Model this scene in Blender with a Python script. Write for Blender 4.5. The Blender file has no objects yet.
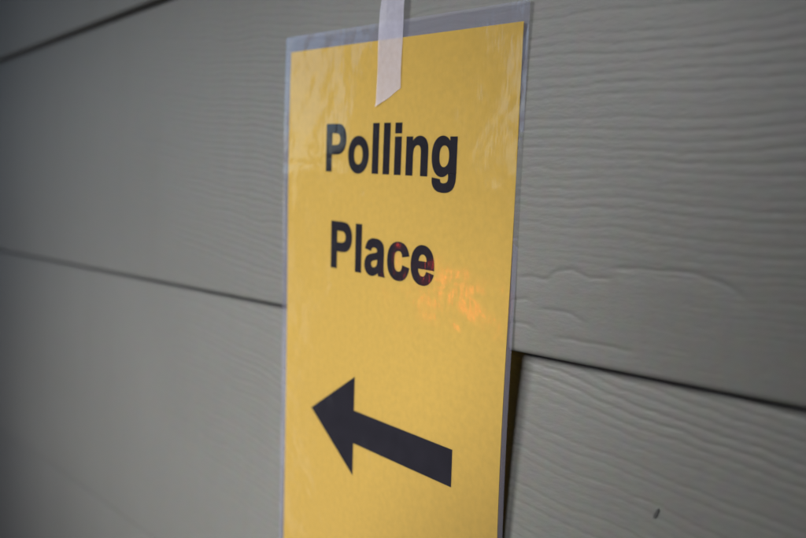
import bpy, bmesh, math, random
import numpy as np
from mathutils import Matrix, Vector
R = math.radians
sc = bpy.context.scene
COL = sc.collection

# ------------------------------------------------------------------ helpers
def link(o, parent=None):
    COL.objects.link(o)
    if parent is not None:
        o.parent = parent
    return o

def tag(o, label=None, cat=None, group=None, kind=None):
    for k, v in (('label', label), ('category', cat), ('group', group), ('kind', kind)):
        if v:
            o[k] = v
    return o

def empty(name, loc, rot=(0, 0, 0)):
    o = bpy.data.objects.new(name, None)
    o.location = loc
    o.rotation_euler = rot
    o.empty_display_size = 0.05
    return link(o)

def mesh_obj(name, bm, mat, parent=None, smooth=False):
    me = bpy.data.meshes.new(name)
    bm.to_mesh(me)
    bm.free()
    me.materials.append(mat)
    if smooth:
        me.polygons.foreach_set('use_smooth', [True] * len(me.polygons))
    return link(bpy.data.objects.new(name, me), parent)

def add_box(bm, x0, x1, y0, y1, z0, z1, bevel=0.0):
    m = Matrix.Translation(((x0 + x1) / 2, (y0 + y1) / 2, (z0 + z1) / 2)) @ \
        Matrix.Diagonal((x1 - x0, y1 - y0, z1 - z0, 1))
    r = bmesh.ops.create_cube(bm, size=1, matrix=m)
    if bevel:
        es = list({e for v in r['verts'] for e in v.link_edges})
        bmesh.ops.bevel(bm, geom=es, offset=bevel, segments=2, affect='EDGES', profile=0.5)

def mat(name):
    m = bpy.data.materials.new(name)
    m.use_nodes = True
    nt = m.node_tree
    nt.nodes.clear()
    out = nt.nodes.new('ShaderNodeOutputMaterial')
    return m, nt, out

def N(nt, typ, **kw):
    n = nt.nodes.new(typ)
    for k, v in kw.items():
        if k.startswith('i_'):
            n.inputs[k[2:].replace('_', ' ')].default_value = v
        else:
            setattr(n, k, v)
    return n

# ------------------------------------------------------------------ numpy noise (for the embossed wood grain)
def lattice(ix, iz, seed):
    ix = ix.astype(np.int64); iz = iz.astype(np.int64)
    h = (ix * 374761393 + iz * 668265263 + seed * 2246822519) & 0xFFFFFFFF
    h = ((h ^ (h >> 13)) * 1274126177) & 0xFFFFFFFF
    h = (h ^ (h >> 16)) & 0xFFFF
    return h / 65535.0

def vnoise(x, z, seed):
    x0 = np.floor(x); z0 = np.floor(z)
    fx = x - x0; fz = z - z0
    fx = fx * fx * fx * (fx * (fx * 6 - 15) + 10); fz = fz * fz * fz * (fz * (fz * 6 - 15) + 10)
    a = lattice(x0, z0, seed); b = lattice(x0 + 1, z0, seed)
    c = lattice(x0, z0 + 1, seed); d = lattice(x0 + 1, z0 + 1, seed)
    return (a * (1 - fx) + b * fx) * (1 - fz) + (c * (1 - fx) + d * fx) * fz

# broken cathedral rings low on the board that carries the sign, as x, z runs on the wall
RINGS = [[(-0.2566, -0.0362), (-0.2421, -0.0355), (-0.2317, -0.0359), (-0.2169, -0.036), (-0.2055, -0.0377), (-0.1959, -0.0417), (-0.1905, -0.0465)],
         [(-0.3175, -0.0457), (-0.3079, -0.0445), (-0.2979, -0.0452), (-0.2934, -0.0414), (-0.2909, -0.0403), (-0.2821, -0.0391), (-0.276, -0.0406), (-0.2711, -0.0421), (-0.2584, -0.0418)],
         [(-0.3021, -0.0601), (-0.2904, -0.0598), (-0.2816, -0.0605), (-0.2726, -0.0638)],
         [(-0.330, -0.0695), (-0.317, -0.0691), (-0.3101, -0.0691), (-0.3046, -0.0709)],
         [(-0.292, -0.0733), (-0.2782, -0.0729), (-0.2632, -0.0732), (-0.2452, -0.0734)],
         [(-0.334, -0.0575), (-0.3172, -0.0571), (-0.3103, -0.0559), (-0.3069, -0.0581)], [(-0.2268, -0.0598), (-0.2237, -0.0629)],
         [(-0.150, -0.050), (-0.10, -0.046), (-0.03, -0.049), (.02, -.047)], [(-0.12, -0.066), (-0.06, -0.063), (0.0, -0.067)]]

def ring_relief(X, Z):
    D = np.zeros_like(X)
    for run in RINGS:
        px = np.array([p[0] for p in run]); pz = np.array([p[1] for p in run])
        t = np.clip((X - px[0]) / (px[-1] - px[0]), 0, 1)
        inside = np.clip((X - px[0]) / .006 + .3, 0, 1) * np.clip((px[-1] - X) / .006 + .3, 0, 1)
        zc = np.interp(X, px, pz) + .0007 * (vnoise(X * 120, X * 0, 77) - .5)
        d = (Z - zc)
        w = .0006 + .0005 * vnoise(X * 60, X * 0 + 5, 78)
        D += inside * (.00026 * np.exp(-(d / w) ** 2) + .00012 * np.clip(1 - np.abs(d + .002) / .005, 0, 1) * (d < .0003))
    return D

def grain(x, z, u, seed, slope, blank):
    """depth (m) of the pressed cedar grain at x, z; u = height above the board's lower edge."""
    w = 0.022 * (vnoise(x * 1.7 + 9, z * 2.2, seed) - .5) + 0.008 * (vnoise(x * 6, z * 7, seed + 1) - .5) \
        + 0.0034 * (vnoise(x * 24, z * 45, seed + 2) - .5) + 0.0014 * (vnoise(x * 85, z * 120, seed + 3) - .5)
    q = z - slope * (x + .3) + w
    # rings get wider towards the flat-sawn strip low on the board
    ub = np.clip(blank - u, 0, .2)
    ph = q / 0.0047 - ub * 60.0
    k = np.floor(ph)
    s = ph - k
    amp = 0.35 + 0.75 * lattice(k, k * 0 + 3, seed + 4)
    gap = vnoise(x * 7 + k * 7.3, k * 1.7, seed + 5)
    amp = amp * np.clip((gap - .10) * 4, 0.3, 1)
    flat = np.clip((u - blank + .012) / .014, 0, 1)
    amp = amp * (0.05 + 0.95 * flat) + (1 - flat) * .5 * np.clip((vnoise(x * 12, z * 40, seed + 6) - .62) * 5, 0, 1)
    patch = np.clip(vnoise(x * 3.3 + 4, z * 5.5, seed + 7) * 1.5 + .12, .45, 1)
    groove = np.exp(-((s - .72) / .085) ** 2)
    ramp = np.where(s < .72, s / .72, (1 - s) / .28)
    fine = vnoise(x * 40, z * 900, seed + 8) - .5
    pits = np.clip(vnoise(x * 160, z * 700, seed + 9) - .72, 0, 1)
    return amp * patch * (0.00028 * groove + 0.00013 * ramp) + 0.00004 * fine + .00035 * pits

# ------------------------------------------------------------------ materials
def siding_material():
    m, nt, out = mat('painted_fibre_cement')
    b = N(nt, 'ShaderNodeBsdfPrincipled', i_Roughness=0.5)
    b.inputs['Specular IOR Level'].default_value = 0.45
    tc = N(nt, 'ShaderNodeTexCoord')
    n1 = N(nt, 'ShaderNodeTexNoise', i_Scale=3.0, i_Detail=3.0)
    n2 = N(nt, 'ShaderNodeTexNoise', i_Scale=170.0, i_Detail=4.0)
    cr = N(nt, 'ShaderNodeValToRGB')
    cr.color_ramp.elements[0].position = .3; cr.color_ramp.elements[0].color = (.1500, .1515, .1390, 1)
    cr.color_ramp.elements[1].position = .7; cr.color_ramp.elements[1].color = (.173, .1745, .161, 1)
    mx = N(nt, 'ShaderNodeMix', data_type='RGBA', blend_type='MULTIPLY')
    mx.inputs['Factor'].default_value = 0.22
    nt.links.new(tc.outputs['Object'], n1.inputs['Vector'])
    nt.links.new(tc.outputs['Object'], n2.inputs['Vector'])
    nt.links.new(n1.outputs['Fac'], cr.inputs['Fac'])
    nt.links.new(cr.outputs['Color'], mx.inputs['A'])
    nt.links.new(n2.outputs['Color'], mx.inputs['B'])
    mp = N(nt, 'ShaderNodeMapping'); mp.inputs['Scale'].default_value = (.35, 1, 1)
    n3 = N(nt, 'ShaderNodeTexNoise', i_Scale=900.0, i_Detail=3.0)
    nt.links.new(tc.outputs['Object'], mp.inputs['Vector'])
    nt.links.new(mp.outputs['Vector'], n3.inputs['Vector'])
    bp = N(nt, 'ShaderNodeBump', i_Strength=0.25, i_Distance=0.00035)
    nt.links.new(n3.outputs['Fac'], bp.inputs['Height'])
    nt.links.new(bp.outputs['Normal'], b.inputs['Normal'])
    # thin dust and old run marks
    md = N(nt, 'ShaderNodeMapping'); md.inputs['Scale'].default_value = (14, 1, 1.6)
    nd = N(nt, 'ShaderNodeTexNoise', i_Scale=2.2, i_Detail=5.0, i_Roughness=.65)
    dr = N(nt, 'ShaderNodeMapRange'); dr.inputs['From Min'].default_value = .5; dr.inputs['From Max'].default_value = .75; dr.inputs['To Max'].default_value = .30
    dm = N(nt, 'ShaderNodeMix', data_type='RGBA'); dm.inputs['B'].default_value = (.125, .120, .105, 1)
    nt.links.new(tc.outputs['Object'], md.inputs['Vector']); nt.links.new(md.outputs['Vector'], nd.inputs['Vector'])
    nt.links.new(nd.outputs['Fac'], dr.inputs['Value']); nt.links.new(dr.outputs['Result'], dm.inputs['Factor'])
    nt.links.new(mx.outputs['Result'], dm.inputs['A'])
    nt.links.new(dm.outputs['Result'], b.inputs['Base Color'])
    nt.links.new(b.outputs['BSDF'], out.inputs['Surface'])
    return m

def simple(name, rgb, rough=.6, var=.12, scale=30, bump=0.0, dist=.001, metallic=0, spec=.5, translucent=0):
    m, nt, out = mat(name)
    b = N(nt, 'ShaderNodeBsdfPrincipled', i_Roughness=rough, i_Metallic=metallic)
    tc = N(nt, 'ShaderNodeTexCoord')
    n = N(nt, 'ShaderNodeTexNoise', i_Scale=scale, i_Detail=5.0)
    cr = N(nt, 'ShaderNodeValToRGB')
    cr.color_ramp.elements[0].position = .3; cr.color_ramp.elements[1].position = .7
    cr.color_ramp.elements[0].color = tuple(c * (1 - var) for c in rgb) + (1,)
    cr.color_ramp.elements[1].color = tuple(min(1, c * (1 + var)) for c in rgb) + (1,)
    nt.links.new(tc.outputs['Object'], n.inputs['Vector'])
    nt.links.new(n.outputs['Fac'], cr.inputs['Fac'])
    nt.links.new(cr.outputs['Color'], b.inputs['Base Color'])
    if bump:
        bp = N(nt, 'ShaderNodeBump', i_Strength=bump, i_Distance=dist)
        nt.links.new(n.outputs['Fac'], bp.inputs['Height'])
        nt.links.new(bp.outputs['Normal'], b.inputs['Normal'])
    b.inputs['Specular IOR Level'].default_value = spec
    if translucent:
        t = N(nt, 'ShaderNodeBsdfTranslucent'); mx = N(nt, 'ShaderNodeMixShader'); mx.inputs[0].default_value = translucent
        nt.links.new(cr.outputs['Color'], t.inputs['Color'])
        nt.links.new(b.outputs['BSDF'], mx.inputs[1]); nt.links.new(t.outputs[0], mx.inputs[2])
        nt.links.new(mx.outputs[0], out.inputs['Surface'])
    else:
        nt.links.new(b.outputs['BSDF'], out.inputs['Surface'])
    return m

def film_material(name, haze, fine_on=True):
    """clear laminating film: mostly transparent, slightly milky, glossy and a little rippled"""
    m, nt, out = mat(name)
    tc = N(nt, 'ShaderNodeTexCoord')
    big = N(nt, 'ShaderNodeTexNoise', i_Scale=17.0, i_Detail=2.0, i_Distortion=.8)
    mp = N(nt, 'ShaderNodeMapping'); mp.inputs['Scale'].default_value = (1.0, 1, .28)
    fine = N(nt, 'ShaderNodeTexNoise', i_Scale=330.0, i_Detail=2.0)
    nt.links.new(tc.outputs['Object'], big.inputs['Vector'])
    nt.links.new(tc.outputs['Object'], mp.inputs['Vector'])
    nt.links.new(mp.outputs['Vector'], fine.inputs['Vector'])
    md = N(nt, 'ShaderNodeTexNoise', i_Scale=70.0, i_Detail=1.0, i_Distortion=.5)
    mq = N(nt, 'ShaderNodeMapping'); mq.inputs['Rotation'].default_value = (0, R(-35), 0); mq.inputs['Scale'].default_value = (.55, 1, 1.0)
    nt.links.new(tc.outputs['Object'], mq.inputs['Vector']); nt.links.new(mq.outputs['Vector'], md.inputs['Vector'])
    b0 = N(nt, 'ShaderNodeBump', i_Strength=1.0, i_Distance=0.00035)
    nt.links.new(md.outputs['Fac'], b0.inputs['Height'])
    b1 = N(nt, 'ShaderNodeBump', i_Strength=1.0, i_Distance=0.0015)
    nt.links.new(b0.outputs['Normal'], b1.inputs['Normal'])
    b2 = N(nt, 'ShaderNodeBump', i_Strength=1.0, i_Distance=0.00008)
    nt.links.new(big.outputs['Fac'], b1.inputs['Height'])
    nt.links.new(fine.outputs['Fac'], b2.inputs['Height'])
    nt.links.new(b1.outputs['Normal'], b2.inputs['Normal'])
    tr = N(nt, 'ShaderNodeBsdfTransparent'); tr.inputs['Color'].default_value = (.97, .97, .985, 1)
    df = N(nt, 'ShaderNodeBsdfDiffuse'); df.inputs['Color'].default_value = (.60, .60, .78, 1)
    gl = N(nt, 'ShaderNodeBsdfGlossy', i_Roughness=0.10); gl.inputs['Color'].default_value = (1, 1, 1, 1)
    fr = N(nt, 'ShaderNodeFresnel', i_IOR=1.5)
    m1 = N(nt, 'ShaderNodeMixShader'); m1.inputs[0].default_value = haze
    m2 = N(nt, 'ShaderNodeMixShader')
    nt.links.new(b2.outputs['Normal'], gl.inputs['Normal'])
    nt.links.new(tr.outputs[0], m1.inputs[1]); nt.links.new(df.outputs[0], m1.inputs[2])
    nt.links.new(fr.outputs[0], m2.inputs[0])
    nt.links.new(m1.outputs[0], m2.inputs[1]); nt.links.new(gl.outputs[0], m2.inputs[2])
    nt.links.new(m2.outputs[0], out.inputs['Surface'])
    return m

def tape_material():
    m, nt, out = mat('translucent_tape')
    tc = N(nt, 'ShaderNodeTexCoord')
    n = N(nt, 'ShaderNodeTexNoise', i_Scale=240.0, i_Detail=3.0)
    mr = N(nt, 'ShaderNodeMapRange'); mr.inputs['To Min'].default_value = .32; mr.inputs['To Max'].default_value = .47
    tr = N(nt, 'ShaderNodeBsdfTransparent'); tr.inputs['Color'].default_value = (.92, .92, .95, 1)
    b = N(nt, 'ShaderNodeBsdfPrincipled', i_Roughness=.42); b.inputs['Base Color'].default_value = (.76, .74, .90, 1)
    mc = N(nt, 'ShaderNodeMapping'); mc.inputs['Scale'].default_value = (1, 1, .12); mc.inputs['Rotation'].default_value = (0, R(8), 0)
    nc = N(nt, 'ShaderNodeTexNoise', i_Scale=420.0, i_Detail=3.0)
    bc = N(nt, 'ShaderNodeBump', i_Strength=.8, i_Distance=0.0004)
    nt.links.new(tc.outputs['Object'], mc.inputs['Vector']); nt.links.new(mc.outputs['Vector'], nc.inputs['Vector'])
    nt.links.new(nc.outputs['Fac'], bc.inputs['Height']); nt.links.new(bc.outputs['Normal'], b.inputs['Normal'])
    mx = N(nt, 'ShaderNodeMixShader')
    nt.links.new(tc.outputs['Object'], n.inputs['Vector'])
    nt.links.new(n.outputs['Fac'], mr.inputs['Value'])
    nt.links.new(mr.outputs['Result'], mx.inputs[0])
    nt.links.new(tr.outputs[0], mx.inputs[1]); nt.links.new(b.outputs[0], mx.inputs[2])
    nt.links.new(mx.outputs[0], out.inputs['Surface'])
    return m

M_side = siding_material()
M_paper = simple('yellow_paper', (.775, .55, .122), .7, .045, 260, spec=0, translucent=.34)
M_ink = simple('black_ink', (.009, .008, .011), .5, .3, 90, spec=0)
M_film = film_material('laminating_film', .02)
M_back = film_material('backing_film', .14)
M_tape = tape_material()
M_conc = simple('concrete_pavement', (.24, .235, .225), .8, .18, 4, .4, .004)
M_dark = simple('dark_chip', (.05, .05, .05), .8)

# ------------------------------------------------------------------ the siding wall
EXPO = .2447
DRIP = -.0847              # lower edge of the board the sign hangs on
FRONT = .0012              # y of every board's lower front edge
THICK = .0086
wall = empty('siding_wall', (0, 0, -1.42))
tag(wall, 'sage grey wall of lapped siding boards embossed with wood grain, behind the yellow sign', 'wall')
X_END0, X_END1 = -3.2, 2.4

def face_y(u):
    return FRONT + THICK * (u / EXPO) ** 2.9

def board(idx):
    z0 = DRIP + idx * EXPO
    near = idx in (-2, -1, 0, 1)
    if near:
        dz = {0: .0008, -1: .0008, 1: .0014, -2: .0018}[idx]
        xs = np.concatenate([np.arange(X_END0, -1.5, .025), np.arange(-1.5, -.62, .0032), np.arange(-.62, -.08, .0016),
                             np.arange(-.08, .5, .0032), np.arange(.5, X_END1 + .01, .025)])
    else:
        dz = .006
        xs = np.arange(X_END0, X_END1 + .01, .05)
    us = np.concatenate([[0.0006, .0013, .0022], np.arange(.003, EXPO + .012, dz)])
    seed = 50 + idx * 17
    X, U = np.meshgrid(xs, us)
    Z = z0 + U
    slope = {0: -.012, -1: -.072, 1: -.02, -2: -.03}.get(idx, -.02)
    blank = {0: .055, -1: -.05, 1: -.05}.get(idx, -.05)
    slope_f = slope if idx != 0 else np.where(X < -.5, -.10, -.012)
    if idx == 0:
        t = np.clip((X + .56) / .2, 0, 1); t = t * t * (3 - 2 * t)
        q_shift = (1 - t) * -.10 * (X + .36)
        D = grain(X, Z - q_shift * 1.0, U + (1 - t) * .15, seed, -.006, blank)
    else:
        D = grain(X, Z, U, seed, slope, blank)
    D = D * (.74 if idx == -1 else .74)
    if idx == 0:
        D = D + ring_relief(X, Z)
    if not near:
        D = D * 0.35
    Y = face_y(U) + D
    # rounded, painted lower arris
    Y[0, :] += .0013; Y[1, :] += .0005; Y[2, :] += .0001
    nr, nc = X.shape
    # extra rows: underside running back to the sheathing
    under = np.stack([xs, np.full_like(xs, FRONT + .0035), np.full_like(xs, z0)], 1)
    under2 = np.stack([xs, np.full_like(xs, FRONT + THICK + .012), np.full_like(xs, z0)], 1)
    V = np.concatenate([under2, under, np.stack([X, Y, Z], 2).reshape(-1, 3)])
    rows = nr + 2
    i = np.arange(rows * nc).reshape(rows, nc)
    F = np.stack([i[:-1, :-1], i[:-1, 1:], i[1:, 1:], i[1:, :-1]], 2).reshape(-1, 4)
    me = bpy.data.meshes.new('siding_board')
    V[:, 2] += 1.42                         # into the wall's own frame
    me.vertices.add(len(V)); me.vertices.foreach_set('co', V.astype(np.float32).ravel())
    me.loops.add(F.size); me.loops.foreach_set('vertex_index', F.astype(np.int32).ravel())
    me.polygons.add(len(F)); me.polygons.foreach_set('loop_start', np.arange(0, F.size, 4, dtype=np.int32))
    me.update(calc_edges=True)
    me.polygons.foreach_set('use_smooth', np.ones(len(F), bool))
    me.materials.append(M_side)
    o = link(bpy.data.objects.new('siding_board', me), wall)
    return o

boards = {}
for idx in (0, -1, 1, -2, 2, 3, 4, -3, -4, -5):
    boards[idx] = board(idx)
bm = bmesh.new()
add_box(bm, X_END0, X_END1, .024, .12, .02, 1.42 + DRIP + 5 * EXPO)
mesh_obj('sheathing', bm, M_dark, wall)

# small chip in the paint of the lower board
bm = bmesh.new()
pts = [(-.0007, -.0030), (.0004, -.0026), (.0011, -.0004), (.0013, .0022), (.0006, .0030), (-.0002, .0012), (-.0009, -.0012)]
vs = [bm.verts.new((x, 0, z)) for x, z in pts]
f = bm.faces.new(vs)
ex = bmesh.ops.extrude_face_region(bm, geom=[f])
bmesh.ops.translate(bm, verts=[v for v in ex['geom'] if isinstance(v, bmesh.types.BMVert)], vec=(0, -.0007, 0))
chip = mesh_obj('paint_chip', bm, M_dark, boards[-1])
chip.location = (-.2335, face_y(EXPO - .0611) + .0001, -.1458 + 1.42)
chip.rotation_euler = (0, R(14), 0)
chip.scale = (.95, .6, .95)

# ------------------------------------------------------------------ the sign
TH = 2.31
PW, PH = .2148, .3556
sign = empty('laminated_sign', (-.5315, 0, .0911), (0, R(TH), 0))
tag(sign, 'yellow laminated sign reading Polling Place with a black arrow pointing left', 'sign')

def warp(x, z):
    """how far the sheet stands off its plane (m, towards the viewer)"""
    return .0005 * math.sin(x * 17 + z * 6 + .6) + .0004 * math.sin(z * 15 - x * 8 + 1.0) + .0007 * math.sin(z * 24 + .5) * max(0, x / .216) ** 3 - .0020 * max(0, (z + .12) / .12) ** 2 * (z > -.12)

def sheet(name, outline_sets, off, material, step=.010, parent=sign):
    """flat filled outline (list of closed loops) in the sign's plane, cut into small faces and bent with the sheet"""
    cu = bpy.data.curves.new(name, 'CURVE')
    cu.dimensions = '2D'; cu.fill_mode = 'BOTH'
    for loop in outline_sets:
        sp = cu.splines.new('POLY')
        sp.points.add(len(loop) - 1)
        for p, (x, z) in zip(sp.points, loop):
            p.co = (x, z, 0, 1)
        sp.use_cyclic_u = True
    tmp = bpy.data.objects.new('tmp', cu)
    COL.objects.link(tmp)
    dg = bpy.context.evaluated_depsgraph_get(); dg.update()
    me = bpy.data.meshes.new_from_object(tmp.evaluated_get(dg))
    bpy.data.objects.remove(tmp)
    bm = bmesh.new(); bm.from_mesh(me)
    bpy.data.meshes.remove(me)
    bmesh.ops.remove_doubles(bm, verts=bm.verts, dist=1e-6)
    xs = [v.co.x for v in bm.verts]; ys = [v.co.y for v in bm.verts]
    for ax, lo, hi in ((0, min(xs), max(xs)), (1, min(ys), max(ys))):
        c = math.floor(lo / step) * step + step
        while c < hi:
            no = (1, 0, 0) if ax == 0 else (0, 1, 0)
            bmesh.ops.bisect_plane(bm, geom=bm.verts[:] + bm.edges[:] + bm.faces[:], dist=1e-7,
                                   plane_co=(c, 0, 0) if ax == 0 else (0, c, 0), plane_no=no)
            c += step
    for v in bm.verts:
        x, z = v.co.x, v.co.y
        v.co = (x, -(warp(x, z) + off), z)
    bmesh.ops.recalc_face_normals(bm, faces=bm.faces)
    bm.faces.ensure_lookup_table()
    if sum(f.normal.y * f.calc_area() for f in bm.faces) > 0:
        bmesh.ops.reverse_faces(bm, faces=bm.faces)
    return mesh_obj(name, bm, material, parent, smooth=True)

# TrueType-like outlines, 2048 units to the em; 'Q' control points and 'L' points
GL = {
 'P': (1366, ["M149 0 L149 1466 L624 1466 Q894 1466 976 1444 Q1102 1411 1187 1300 T1272 1015 Q1272 879 1223 786 T1098 640 T945 570 Q839 549 638 549 L445 549 L445 0",
              "M445 1218 L445 797 L607 797 Q782 797 841 820 T933 892 T967 1008 Q967 1089 919 1142 T799 1208 Q746 1218 586 1218"]),
 'o': (1251, ["M82 546 Q82 686 151 817 T346 1017 T625 1086 Q863 1086 1015 931 T1167 541 Q1167 303 1014 146 T627 -24 Q482 -24 350 44 T151 237 T82 546",
              "M370 531 Q370 375 444 292 T626 209 T808 292 T881 533 Q881 687 808 770 T626 853 T444 770 T370 531"]),
 'l': (569, ["M147 0 L147 1466 L428 1466 L428 0"]),
 'i': (569, ["M147 1206 L147 1466 L428 1466 L428 1206", "M147 0 L147 1062 L428 1062 L428 0"]),
 'n': (1251, ["M1115 0 L834 0 L834 542 Q834 714 816 764 T757 843 T660 871 Q585 871 525 830 T443 721 T421 480 L421 0 L140 0 L140 1062 L401 1062 L401 906 Q540 1086 751 1086 Q844 1086 921 1052 T1037 967 T1097 852 T1115 660"]),
 'g': (1251, ["M121 -70 L442 -109 Q450 -165 479 -186 Q519 -216 605 -216 Q715 -216 770 -183 Q807 -161 826 -112 Q839 -77 839 17 L839 172 Q713 0 521 0 Q307 0 182 181 Q84 324 84 537 Q84 804 212 945 T532 1086 Q729 1086 857 913 L857 1062 L1120 1062 L1120 109 Q1120 -79 1089 -172 T1002 -318 T853 -401 T615 -431 Q346 -431 233 -339 T120 -105 Q120 -91 121 -70",
              "M372 553 Q372 384 437 305 T599 227 Q702 227 773 307 T844 546 Q844 711 776 791 T604 871 Q503 871 437 792 T372 553"]),
 'a': (1139, ["M357 738 L102 784 Q145 938 250 1012 T562 1086 Q750 1086 842 1041 T971 928 T1009 675 L1006 347 Q1006 207 1019 140 T1070 -2 L792 -2 Q781 26 765 81 Q758 106 755 114 Q683 44 601 9 T426 -26 Q262 -26 167 63 T73 288 Q73 378 116 448 T236 556 T453 618 Q640 653 712 683 L712 711 Q712 788 674 821 T531 854 Q460 854 420 826 T357 738",
              "M732 510 Q681 493 570 469 T425 422 Q374 386 374 330 Q374 275 415 235 T519 195 Q590 195 654 242 Q701 277 716 328 Q732 361 732 454"]),
 'c': (1139, ["M1073 748 L796 698 Q782 781 732 823 T604 865 Q501 865 437 794 T374 550 Q374 362 438 283 T607 204 Q688 204 739 249 T812 408 L1088 361 Q1045 171 923 74 T596 -24 Q363 -24 224 123 T85 530 Q85 793 224 939 T601 1086 Q794 1086 908 1003 T1073 748"]),
 'e': (1139, ["M762 338 L1042 291 Q988 137 871 56 T580 -24 Q303 -24 170 157 Q65 302 65 523 Q65 787 203 936 T552 1086 Q789 1086 926 929 T1057 450 L353 450 Q356 326 420 257 T580 188 Q645 188 690 224 T762 338",
              "M778 622 Q775 743 716 806 T572 869 Q482 869 423 803 T365 622"]),
}

def loops(spec):
    out = []
    for s in spec:
        tok = s.split()
        pts = []; ctrl = None; i = 0
        cur = None
        def P(k):
            t = tok[k]
            if t[0] in 'MLQT':
                t = t[1:]
            return (float(t), float(tok[k + 1]))
        mode = None
        while i < len(tok):
            if tok[i][0] in 'MLQT':
                mode = tok[i][0]
            if mode in 'ML':
                cur = P(i); pts.append(cur); ctrl = None; i += 2
            else:
                if mode == 'Q':
                    c = P(i); e = P(i + 2); i += 4
                else:
                    c = (2 * cur[0] - ctrl[0], 2 * cur[1] - ctrl[1]) if ctrl else cur
                    e = P(i); i += 2
                for k in range(1, 9):
                    t = k / 8
                    pts.append(((1 - t) ** 2 * cur[0] + 2 * t * (1 - t) * c[0] + t * t * e[0],
                                (1 - t) ** 2 * cur[1] + 2 * t * (1 - t) * c[1] + t * t * e[1]))
                cur, ctrl = e, c
        if math.dist(pts[0], pts[-1]) < 1:
            pts.pop()
        out.append(pts)
    return out

def fatten(lp, k, d=27):
    """push an outline d units out of the ink (outer loops grow, counters shrink)"""
    n = len(lp)
    area = sum(lp[q][0] * lp[(q + 1) % n][1] - lp[(q + 1) % n][0] * lp[q][1] for q in range(n))
    xs = [p[0] for p in lp]
    sgn = 1 if area > 0 else -1
    if k and max(p[1] for p in lp) < 1220 and not (min(p[1] for p in lp) == 0):
        sgn = -sgn                                             # a counter
    out = []
    for q in range(n):
        a, b, c = lp[q - 1], lp[q], lp[(q + 1) % n]
        e0 = Vector((b[0] - a[0], b[1] - a[1])).normalized(); e1 = Vector((c[0] - b[0], c[1] - b[1])).normalized()
        n0 = Vector((e0.y, -e0.x)); n1 = Vector((e1.y, -e1.x))
        m = n0 + n1
        m = m / max(.35, m.dot(n0)) if m.length > 1e-6 else n0
        out.append((b[0] + sgn * d * m.x, b[1] + sgn * d * m.y))
    return out

def word(text, x0, zb, sx, sz):
    pen = -149.0
    ls = []
    for ch in text:
        adv, spec = GL[ch]
        for k, lp in enumerate(loops(spec)):
            ls.append([(x0 + (pen + px) * sx, zb + pz * sz) for px, pz in fatten(lp, k)])
        pen += adv
    return sheet('lettering', ls, .00012, M_ink, step=.008)

def rect(x0, x1, z0, z1, r=0):
    if not r:
        return [(x0, z0), (x1, z0), (x1, z1), (x0, z1)]
    p = []
    for cx, cz, a0 in ((x1 - r, z0 + r, -90), (x1 - r, z1 - r, 0), (x0 + r, z1 - r, 90), (x0 + r, z0 + r, 180)):
        for k in range(7):
            a = R(a0 + 15 * k)
            p.append((cx + r * math.cos(a), cz + r * math.sin(a)))
    return p

sheet('paper', [rect(0, PW, -PH, 0)], 0, M_paper)
sz = .0294 / 1466
word('Polling', .0466, -.0786, .1235 / 6546, sz)
word('Place', .0542, -.1405, .1012 / 5121, sz)
sheet('arrow', [[(.0334, -.2398), (.0834, -.2080), (.0834, -.2300), (.1777, -.2298), (.1777, -.2516), (.0834, -.2516), (.0834, -.2729)]],
      .00012, M_ink, step=.008)
sheet('backing_film', [rect(-.0065, PW + .0036, -PH - .009, .0102, .0015)], -.00025, M_back)
sheet('laminating_film', [rect(-.0065, PW + .0036, -PH - .009, .0102, .0015)], .00035, M_film)

# ------------------------------------------------------------------ the strip of tape over the sign's top edge
def make_tape():
    bm = bmesh.new()
    nz, nx = 60, 8
    ztop = .151
    xl_top, xl_bot = -.4315, -.4350
    wd = .0226
    grid = []
    for i in range(nz + 1):
        row = []
        for j in range(nx + 1):
            fx = j / nx
            zb = .0478 + (.0573 - .0478) * fx              # slanted torn end, lowest at the left
            zb += .0006 * math.sin(fx * 9.0) * fx * (1 - fx) * 2
            z = ztop + (zb - ztop) * (i / nz)
            x = xl_top + (xl_bot - xl_top) * ((ztop - z) / .1) + wd * fx
            yb = face_y(z - DRIP) - .00035
            dx, dz = x + .5311, z - .0911
            ca, sa = math.cos(R(TH)), math.sin(R(TH))
            ys = -(warp(dx * ca - dz * sa, dx * sa + dz * ca) + .00055)
            t = min(1, max(0, (z - .1025) / .026)); t = t * t * (3 - 2 * t)
            y = ys * (1 - t) + yb * t
            lift = max(0, (.0515 - z) / .004)
            y -= .0009 * lift * lift
            y -= .0002 * math.sin(z * 160 + fx * 3)
            row.append(bm.verts.new((x + .4315, y, z - .1)))
        grid.append(row)
    for i in range(nz):
        for j in range(nx):
            bm.faces.new((grid[i][j], grid[i + 1][j], grid[i + 1][j + 1], grid[i][j + 1]))
    o = mesh_obj('tape_strip', bm, M_tape, None, smooth=True)
    o.location = (-.4315, 0, .1)
    tag(o, 'whitish translucent tape strip with a slanted torn end over the top edge of the sign', 'tape')
make_tape()

# ------------------------------------------------------------------ ground
bm = bmesh.new()
add_box(bm, -40, 40, -60, .4, -1.5, -1.4)
g = mesh_obj('pavement', bm, M_conc)
tag(g, kind='structure')

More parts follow.
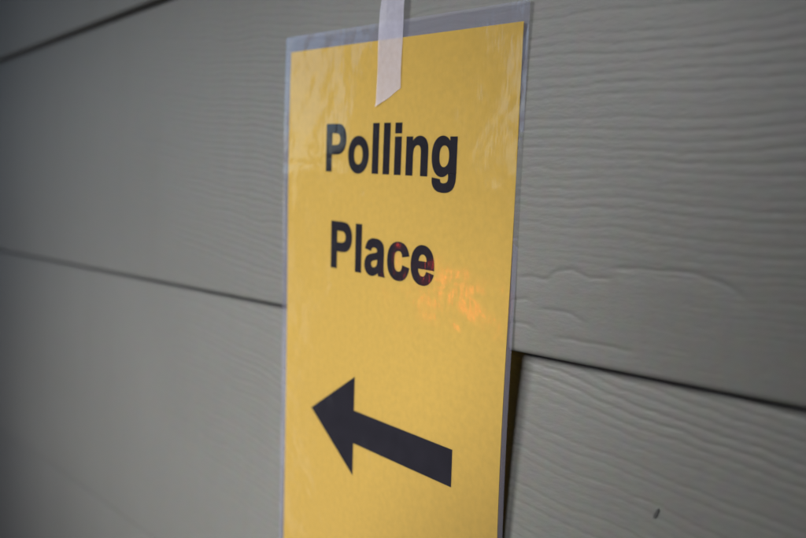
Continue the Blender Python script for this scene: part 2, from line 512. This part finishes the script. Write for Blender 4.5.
# ------------------------------------------------------------------ unseen light blockers, added so the daylight falls off towards the view's edges
M_blocker = simple('blocker_grey', (.10, .098, .095), .6, .1, 6)  # plain dark finish for the added light blockers
blockers = empty('light_blockers', (0, 0, -1.4))
tag(blockers, 'unseen panels added in front of the siding wall to shape the daylight on it', 'light_blockers')
def pbox(name, *a):
    bm = bmesh.new(); add_box(bm, *a)
    o = mesh_obj(name, bm, M_blocker, blockers); o.location = (0, 0, 1.4)
pbox('right_blocker', -.385, 2.3, -.68, -.60, -1.39, 1.05)
pbox('left_blocker', -2.40, -1.68, -1.48, -1.325, -1.39, 1.05)
pbox('low_blocker', -2.6, .5, -1.32, -1.2, -1.39, .085)
pbox('top_blocker', -3.2, -.425, -.80, -.70, .57, 1.05)
pbox('end_blocker', -3.0, -2.92, -1.05, -.02, -1.39, 1.05)  # added to stop blue sky light grazing in from the left
pbox('roof_blocker', -3.3, 2.5, -.88, -.0005, 1.06, 1.12)
for pts in (((-.3845, .24), (-.3845, .70), (-.78, .70)), ((-.3845, .30), (-.66, -.02), (-.3845, -.02))):  # added wedges that dim the right-hand corners of the view
    bm = bmesh.new()
    f = bm.faces.new([bm.verts.new((x, -.66, z)) for x, z in pts])
    ex = bmesh.ops.extrude_face_region(bm, geom=[f])
    bmesh.ops.translate(bm, verts=[v for v in ex['geom'] if isinstance(v, bmesh.types.BMVert)], vec=(0, .04, 0))
    bmesh.ops.recalc_face_normals(bm, faces=bm.faces)
    o = mesh_obj('corner_blocker', bm, M_blocker, blockers); o.location = (0, 0, 1.4)

# red caged lamp on the inner face of the low light blocker; the film mirrors it below the word Place
def red_lamp(x, z):
    root = empty('bulkhead_lamp', (x, -1.2, z), (0, R(17), 0))
    tag(root, 'red caged lamp mirrored as broken orange patches in the film below the word Place', 'lamp')
    A, B = LAMP_W, LAMP_H
    def ring(bm, rings):
        prev = None
        for (k, y) in rings:
            cur = [bm.verts.new((A * k * math.cos(t * math.pi / 24), y, B * k * math.sin(t * math.pi / 24))) for t in range(48)]
            if prev:
                for q in range(48):
                    bm.faces.new((prev[q], prev[(q + 1) % 48], cur[(q + 1) % 48], cur[q]))
            prev = cur
        bm.faces.new(prev)
    bm = bmesh.new(); ring(bm, [(1.18, .001), (1.18, .02), (1.12, .026), (1.0, .026), (1.0, .018)]); mesh_obj('housing', bm, M_dark, root)
    bm = bmesh.new(); ring(bm, [(.985, .019), (.95, .035), (.8, .048), (.5, .056), (.2, .059)]); mesh_obj('lens', bm, M_red, root, smooth=True)
    bm = bmesh.new()
    for fx in (-.55, 0, .5):
        add_box(bm, A * fx - .010, A * fx + .010, .061, .067, -B * 1.1, B * 1.1, .001)
    add_box(bm, -A * 1.1, A * 1.1, .0605, .0665, -.008, .008, .001)
    for sx in (-1, 1):
        add_box(bm, sx * A * 1.1 - .004, sx * A * 1.1 + .004, .02, .068, -.005, .005, .001)
    mesh_obj('cage', bm, M_dark, root)
LAMP_W, LAMP_H = .105, .024
def emit(name, rgb, st):
    m, nt, out = mat(name)
    e = N(nt, 'ShaderNodeEmission', i_Strength=st); e.inputs['Color'].default_value = rgb + (1,)
    nt.links.new(e.outputs[0], out.inputs['Surface'])
    return m
M_red = emit('red_lamp_glass', (1.0, .05, .02), 13.0)
red_lamp(-1.60, -.238)

# ------------------------------------------------------------------ light
SUN_EL, SUN_AZ = 30.0, -25.0         # azimuth measured from straight out of the wall, negative = to the left
w = bpy.data.worlds.new('World'); sc.world = w
w.use_nodes = True
nt = w.node_tree
bg = nt.nodes.get('Background') or nt.nodes.new('ShaderNodeBackground')
sky = nt.nodes.new('ShaderNodeTexSky')
sky.sky_type = 'NISHITA'; sky.sun_disc = False
sky.sun_elevation = R(SUN_EL)
sd = Vector((math.sin(R(SUN_AZ)) * math.cos(R(SUN_EL)), -math.cos(R(SUN_AZ)) * math.cos(R(SUN_EL)), math.sin(R(SUN_EL))))
sky.sun_rotation = math.atan2(sd.x, sd.y)
sky.air_density = 1.0; sky.dust_density = .5; sky.ozone_density = 6.0
nt.links.new(sky.outputs['Color'], bg.inputs['Color'])
bg.inputs['Strength'].default_value = 0.10
sl = bpy.data.lights.new('sun', 'SUN')
sl.energy = 4.8; sl.angle = R(28); sl.color = (1, .980, .960)
so = link(bpy.data.objects.new('sun', sl))
so.rotation_euler = sd.to_track_quat('Z', 'Y').to_euler()
so.location = sd * 10

# ------------------------------------------------------------------ camera
M = [[0.62985317, -0.07217963, -0.77335314],
     [0.77670848, 0.05470157, 0.62748042],
     [0.00298767, 0.99589048, -0.09051649]]
cam = bpy.data.cameras.new('camera')
cam.sensor_width = 36.0
cam.lens = 900 / 806 * 36
cam.clip_start = .01; cam.clip_end = 500
cam.dof.use_dof = True
cam.dof.focus_distance = .478
cam.dof.aperture_fstop = 40.2 / 7.8
co = link(bpy.data.objects.new('camera', cam))
co.matrix_world = Matrix(((M[0][0], M[0][1], -M[0][2], 0), (M[1][0], M[1][1], -M[1][2], -.3316),
                          (M[2][0], M[2][1], -M[2][2], 0), (0, 0, 0, 1)))
sc.camera = co

vs_ = sc.view_settings
vs_.view_transform = 'Standard'; vs_.look = 'None'; vs_.gamma = 1; vs_.use_curve_mapping = False
vs_.exposure = 0.58
